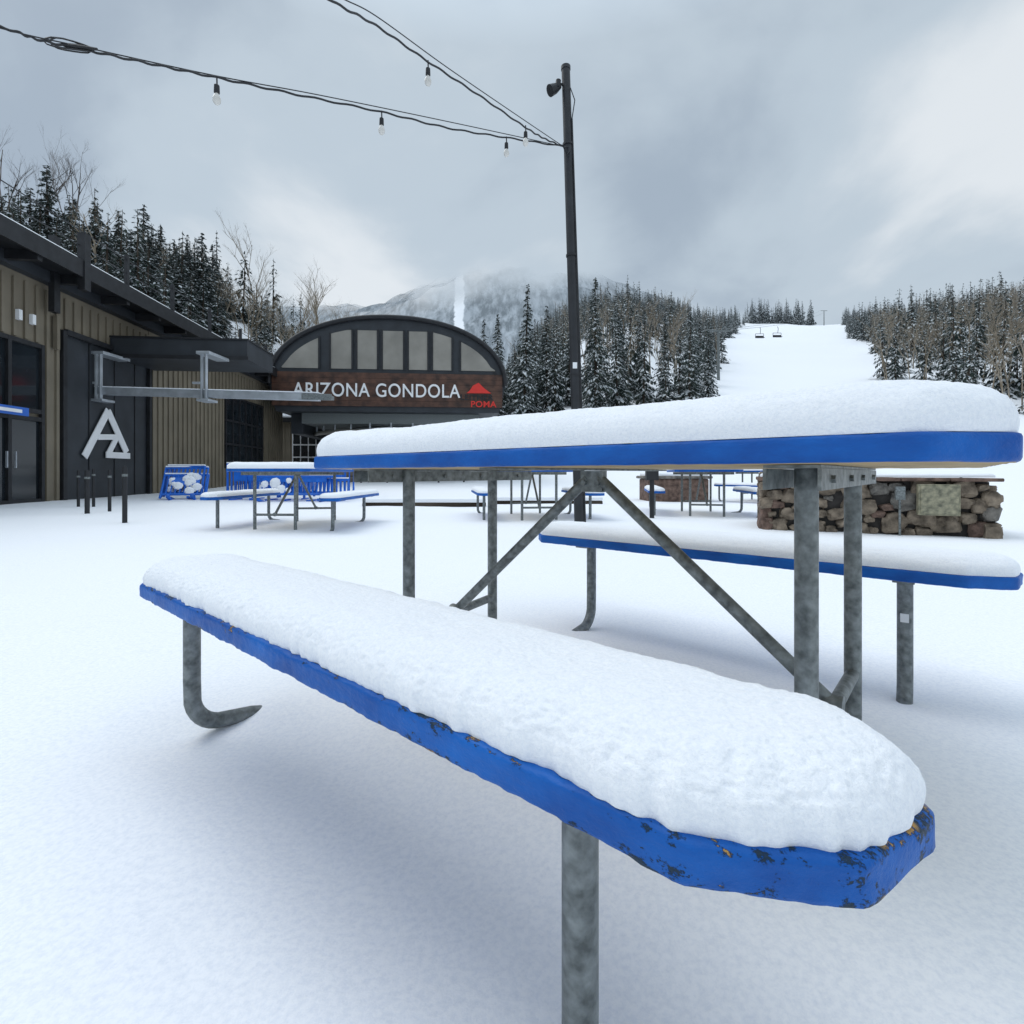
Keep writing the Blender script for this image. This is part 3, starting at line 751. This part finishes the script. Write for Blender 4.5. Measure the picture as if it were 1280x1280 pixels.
n4 = nt.nodes.new('ShaderNodeTexNoise'); n4.inputs['Scale'].default_value = .05; nt.links.new(gn.outputs['Position'], n4.inputs['Vector'])
ab = nt.nodes.new('ShaderNodeMath'); ab.operation = 'MULTIPLY_ADD'; ab.inputs[1].default_value = .097; nt.links.new(sp_.outputs['Y'], ab.inputs[0]); nt.links.new(sp_.outputs['X'], ab.inputs[2])
ab3 = nt.nodes.new('ShaderNodeMath'); ab3.operation = 'MULTIPLY_ADD'; ab3.inputs[1].default_value = 9; nt.links.new(n4.outputs['Fac'], ab3.inputs[0]); nt.links.new(ab.outputs[0], ab3.inputs[2])
ab2 = nt.nodes.new('ShaderNodeMath'); ab2.operation = 'ABSOLUTE'; nt.links.new(ab3.outputs[0], ab2.inputs[0])
lt = nt.nodes.new('ShaderNodeMapRange'); lt.inputs['From Min'].default_value = 6; lt.inputs['From Max'].default_value = 8; lt.inputs['To Min'].default_value = 1; lt.inputs['To Max'].default_value = 0; nt.links.new(ab2.outputs[0], lt.inputs['Value'])
mx = nt.nodes.new('ShaderNodeMixRGB'); nt.links.new(lt.outputs[0], mx.inputs[0]); nt.links.new(cr.outputs[0], mx.inputs[1]); mx.inputs[2].default_value = (.88, .90, .93, 1)
nt.links.new(mx.outputs[0], b.inputs['Base Color']); b.inputs['Roughness'].default_value = 1; b.inputs['Specular IOR Level'].default_value = 0
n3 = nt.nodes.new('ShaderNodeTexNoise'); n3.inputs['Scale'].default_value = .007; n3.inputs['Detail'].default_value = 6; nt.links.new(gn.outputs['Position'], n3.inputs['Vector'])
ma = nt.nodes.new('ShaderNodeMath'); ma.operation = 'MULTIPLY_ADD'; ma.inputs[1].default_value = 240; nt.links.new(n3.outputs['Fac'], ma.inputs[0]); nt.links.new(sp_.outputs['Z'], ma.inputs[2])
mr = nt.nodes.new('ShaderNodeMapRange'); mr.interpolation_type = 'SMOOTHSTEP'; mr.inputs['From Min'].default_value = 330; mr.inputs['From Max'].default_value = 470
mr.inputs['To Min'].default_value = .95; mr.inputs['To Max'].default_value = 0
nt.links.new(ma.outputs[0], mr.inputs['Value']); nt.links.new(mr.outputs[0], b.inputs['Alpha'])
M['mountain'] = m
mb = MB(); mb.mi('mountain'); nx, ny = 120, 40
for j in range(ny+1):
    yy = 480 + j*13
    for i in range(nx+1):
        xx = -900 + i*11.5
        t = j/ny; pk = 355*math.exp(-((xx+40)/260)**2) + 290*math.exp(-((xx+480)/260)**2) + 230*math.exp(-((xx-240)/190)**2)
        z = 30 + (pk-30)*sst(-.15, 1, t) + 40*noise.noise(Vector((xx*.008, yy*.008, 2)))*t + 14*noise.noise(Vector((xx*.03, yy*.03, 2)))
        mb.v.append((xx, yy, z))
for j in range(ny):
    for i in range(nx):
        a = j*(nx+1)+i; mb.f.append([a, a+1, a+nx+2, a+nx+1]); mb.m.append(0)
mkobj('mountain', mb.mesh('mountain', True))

# ---------------------------------------------------------------- chairlift
CL = empty('chairlift')
def base(px, d): return (px-640)/F*d, d
mb = MB()
tops = []
for (x, y_), h in ((base(898, 95), 9), (base(1030, 345), 10)):
    z = hill(x, y_); mb.tube([(x, y_, z-1), (x, y_, z+h)], [.30, .2], 'galv', 10); mb.box(x-2.2, x+2.2, y_-.12, y_+.12, z+h, z+h+.25, 'galv')
    tops.append(Vector((x, y_, z+h)))
mb.obj('lift_towers', CL)
mb = MB()
for sx in (-2.3, 2.3):
    for a, c in zip(tops[:-1], tops[1:]):
        mb.tube([a.lerp(c, k/10)+Vector((sx, 0, .3-4*2.0*(k/10)*(1-k/10))) for k in range(11)], .035, 'galv', 4)
mb.obj('haul_ropes', CL)
def chair(px, py, d, par):
    p = from_pixel(px, py, d); c = MB()
    c.tube([p+Vector((0, 0, 3.0)), p+Vector((.2, 0, 2.4)), p+Vector((.2, .3, 1.2))], .07, 'black', 5)
    c.tube([p+Vector((-1.2, .3, 1.2)), p+Vector((1.2, .3, 1.2))], .07, 'black', 5)
    for s_ in (-1.2, 1.2): c.tube([p+Vector((s_, .3, 1.2)), p+Vector((s_, .3, 0)), p+Vector((s_, -.3, -.05))], .06, 'black', 5)
    c.box(p.x-1.2, p.x+1.2, p.y-.4, p.y+.3, p.z-.1, p.z+.02, 'black'); c.box(p.x-1.2, p.x+1.2, p.y+.28, p.y+.35, p.z+.1, p.z+.6, 'black')
    c.obj('chair', par)
chair(950, 422, 150, CL); chair(972, 421, 150, CL)

# ---------------------------------------------------------------- sky / light
W = bpy.data.worlds.new('World'); scene.world = W; W.use_nodes = True; nt = W.node_tree
for n in list(nt.nodes): nt.nodes.remove(n)
N = nt.nodes.new; Lk = nt.links.new
out = N('ShaderNodeOutputWorld'); bg1 = N('ShaderNodeBackground'); bg2 = N('ShaderNodeBackground'); mixs = N('ShaderNodeMixShader')
sky = N('ShaderNodeTexSky'); sky.sky_type = 'NISHITA'; sky.sun_disc = False; sky.sun_elevation = R(55); sky.sun_rotation = R(-59)
bg1.inputs['Strength'].default_value = .1; Lk(sky.outputs[0], bg1.inputs[0])
tc = N('ShaderNodeTexCoord'); sep = N('ShaderNodeSeparateXYZ'); Lk(tc.outputs['Generated'], sep.inputs[0])
def mth(op, a, b_, c_=None):
    n = N('ShaderNodeMath'); n.operation = op
    for i, v in enumerate((a, b_, c_)):
        if v is None: continue
        if isinstance(v, (int, float)): n.inputs[i].default_value = v
        else: Lk(v, n.inputs[i])
    return n.outputs[0]
zc = mth('ADD', mth('MAXIMUM', sep.outputs['Z'], 0), .40)
cx = mth('DIVIDE', sep.outputs['X'], zc); cy = mth('DIVIDE', sep.outputs['Y'], zc)
cmb = N('ShaderNodeCombineXYZ'); Lk(cx, cmb.inputs[0]); Lk(cy, cmb.inputs[1]); cmb.inputs[2].default_value = 3.7
n1 = N('ShaderNodeTexNoise'); n1.inputs['Scale'].default_value = 1.9; n1.inputs['Detail'].default_value = 8; n1.inputs['Roughness'].default_value = .5; n1.inputs['Distortion'].default_value = .25
n2 = N('ShaderNodeTexNoise'); n2.inputs['Scale'].default_value = .7; n2.inputs['Detail'].default_value = 3
for n in (n1, n2): Lk(cmb.outputs[0], n.inputs['Vector'])
v = mth('ADD', mth('MULTIPLY', n1.outputs['Fac'], .6), mth('MULTIPLY', n2.outputs['Fac'], .4))
cr = N('ShaderNodeValToRGB'); cr.color_ramp.interpolation = 'EASE'; e = cr.color_ramp.elements
e[0].position = .36; e[0].color = (.39, .47, .56, 1); e[1].position = .62; e[1].color = (.80, .85, .89, 1)
k = e.new(.49); k.color = (.54, .63, .71, 1)
Lk(v, cr.inputs[0])
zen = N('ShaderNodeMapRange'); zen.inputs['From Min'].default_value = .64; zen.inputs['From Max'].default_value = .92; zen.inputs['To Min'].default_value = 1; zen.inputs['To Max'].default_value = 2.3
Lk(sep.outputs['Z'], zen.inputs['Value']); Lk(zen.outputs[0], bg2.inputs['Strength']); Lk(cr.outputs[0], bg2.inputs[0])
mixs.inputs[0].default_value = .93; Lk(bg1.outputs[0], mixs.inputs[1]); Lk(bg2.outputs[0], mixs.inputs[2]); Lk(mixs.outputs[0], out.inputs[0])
sl = bpy.data.lights.new('sun', 'SUN'); sl.energy = .95; sl.angle = R(40); sl.color = (1, .97, .93)
so = bpy.data.objects.new('sun', sl); COL.objects.link(so)
dv = Vector((-.50, .30, .85))
so.rotation_euler = dv.to_track_quat('Z', 'Y').to_euler()

# ---------------------------------------------------------------- camera
cam = bpy.data.cameras.new('camera'); co = bpy.data.objects.new('camera', cam); COL.objects.link(co)
co.location = (0, 0, H); co.rotation_euler = (R(90), 0, 0)
cam.sensor_width = 36; cam.lens = 18; cam.shift_y = -.0375; cam.clip_start = .02; cam.clip_end = 6000
scene.camera = co
scene.view_settings.view_transform = 'Standard'; scene.view_settings.look = 'None'; scene.view_settings.exposure = 0
